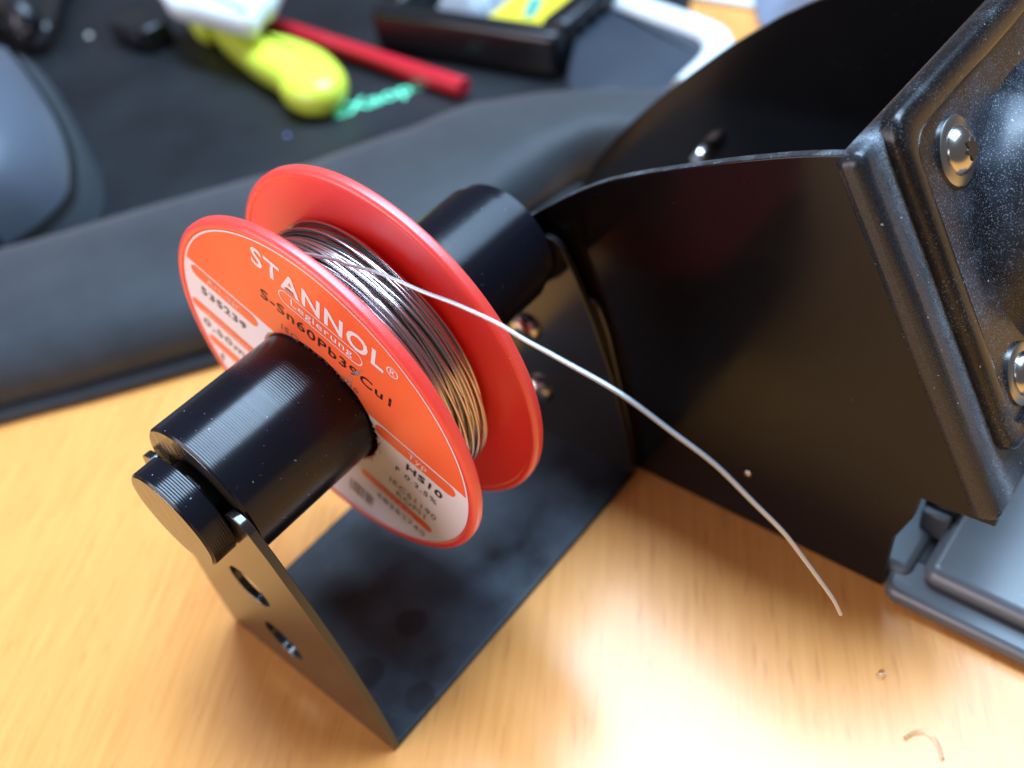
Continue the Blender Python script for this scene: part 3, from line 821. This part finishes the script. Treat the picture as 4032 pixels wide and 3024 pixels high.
tube('rim', spline([at_z(x, y, 8.0) for x, y in rimpx], 6), 4.2, M_white, dv, 14)

# white card and crumpled bag beyond
wc = at_z(1480, -12, 0)
o = box('white_card', (wc.x - 34, wc.y - 3, 0.1), (wc.x + 30, wc.y + 50, 1.6), M_white, None, 0.3)
tag(o, 'plain white card edge on the wood beyond the dark panel', 'card')
M_bag = mat('glossy_plastic_bag', (0.26, 0.29, 0.38), 0.12, trans=0.25, ior=1.35)
b0 = at_z(1840, -5, 6)
o = crumple('plastic_bag', (b0.x + 22, b0.y + 20, 0), Vector((0.76, 0.65, 0)), Vector((-0.65, 0.76, 0)), 105, 95, 1.0, 14, 9.0, M_bag, 34)
tag(o, 'large crumpled bluish plastic bag on the wood behind the stand', 'plastic bag')

# ------------------------------------------------------------------ cable, dark connector and crumbs on the mat
M_cable = mat('black_cable_rubber', (0.014, 0.014, 0.016), 0.28)
cpts = [at_z(x, y, z) for x, y, z in ((-60, 30, 6), (0, 12, 12), (40, 22, 15), (60, 50, 12), (66, 78, 7), (60, 96, 5))]
o = tube('thick_cable', spline(cpts, 8), 5.0, M_cable, None, 14)
tag(o, 'thick black cable bow arching behind the grey mouse', 'cable')
cpts = [at_z(x, y, z) for x, y, z in ((150, -40, 5), (122, 0, 6), (112, 30, 8), (104, 55, 9), (96, 80, 7), (85, 100, 5))]
o = tube('mouse_cable', spline(cpts, 8), 2.6, M_cable, None, 12)
tag(o, 'thin black cable running from the mouse over the mat', 'cable')
kp = at_z(300, 62, 6)
kn = thing('connector', (kp.x, kp.y, 2.2), 'small glossy black plug lying on the mat beside the white plastic piece', 'connector')
def obox(name, c, ux, hx, hy, z0, z1, mt, parent, bev):
    ux = Vector((ux[0], ux[1], 0)).normalized(); uy = Vector((-ux.y, ux.x, 0)); c = Vector((c[0], c[1], 0))
    vs = [c + ux * a + uy * b + Vector((0, 0, z)) for z in (z0, z1) for a, b in ((-hx, -hy), (hx, -hy), (hx, hy), (-hx, hy))]
    return bevel(mesh(name, vs, bfs, mt, parent, 50), bev, 3)
kd = at_z(340, 88, 6) - at_z(270, 60, 6)
obox('plug_body', (kp.x, kp.y), kd, 11, 6, 2.4, 9.5, M_cable, kn, 1.8)
k2 = at_z(336, 76, 6)
obox('plug_collar', (k2.x, k2.y), kd, 4, 4.8, 2.4, 10.5, M_cable, kn, 1.2)
M_crumb = mat('pale_crumb', (0.55, 0.56, 0.50), 0.4)
M_crumb2 = mat('blue_crumb', (0.35, 0.33, 0.75), 0.3)
def crumb(x, y, z, r, mt, label_, nm='crumb'):
    p = at_z(x, y, z); bm = bmesh.new(); bmesh.ops.create_icosphere(bm, subdivisions=2, radius=r * S)
    for v in bm.verts: v.co *= 1 + 0.25 * noise.noise(v.co * 900 + Vector((x, y, 0)))
    bmesh.ops.translate(bm, verts=bm.verts, vec=Vector((p.x, p.y, z + r * 0.8)) * S)
    me = bpy.data.meshes.new(nm); bm.to_mesh(me); bm.free()
    return tag(link(nm, me, mt, None, 180), label_, 'crumb')
crumb(196, 84, 2.1, 1.1, M_crumb, 'tiny pale crumb on the mat between mouse and plug')
crumb(622, 297, 2.1, 0.55, M_crumb2, 'tiny bluish crumb on the mat below the green lettering')
M_resin = mat('clear_resin', (1.0, 0.97, 0.94), 0.04, trans=1.0, ior=1.3)
crumb(1906, 1458, 0, 0.55, M_resin, 'tiny clear droplet on the bare wood', 'droplet')
sp2 = [at_z(x, y, 0.35) for x, y in ((1955, 1594), (1975, 1582), (2000, 1580), (2018, 1594), (2030, 1616), (2037, 1640))]
o = tube('plastic_shaving', spline(sp2, 6), 0.22, M_resin, None, 8)
tag(o, 'thin curved clear shaving lying on the bare wood', 'shaving')
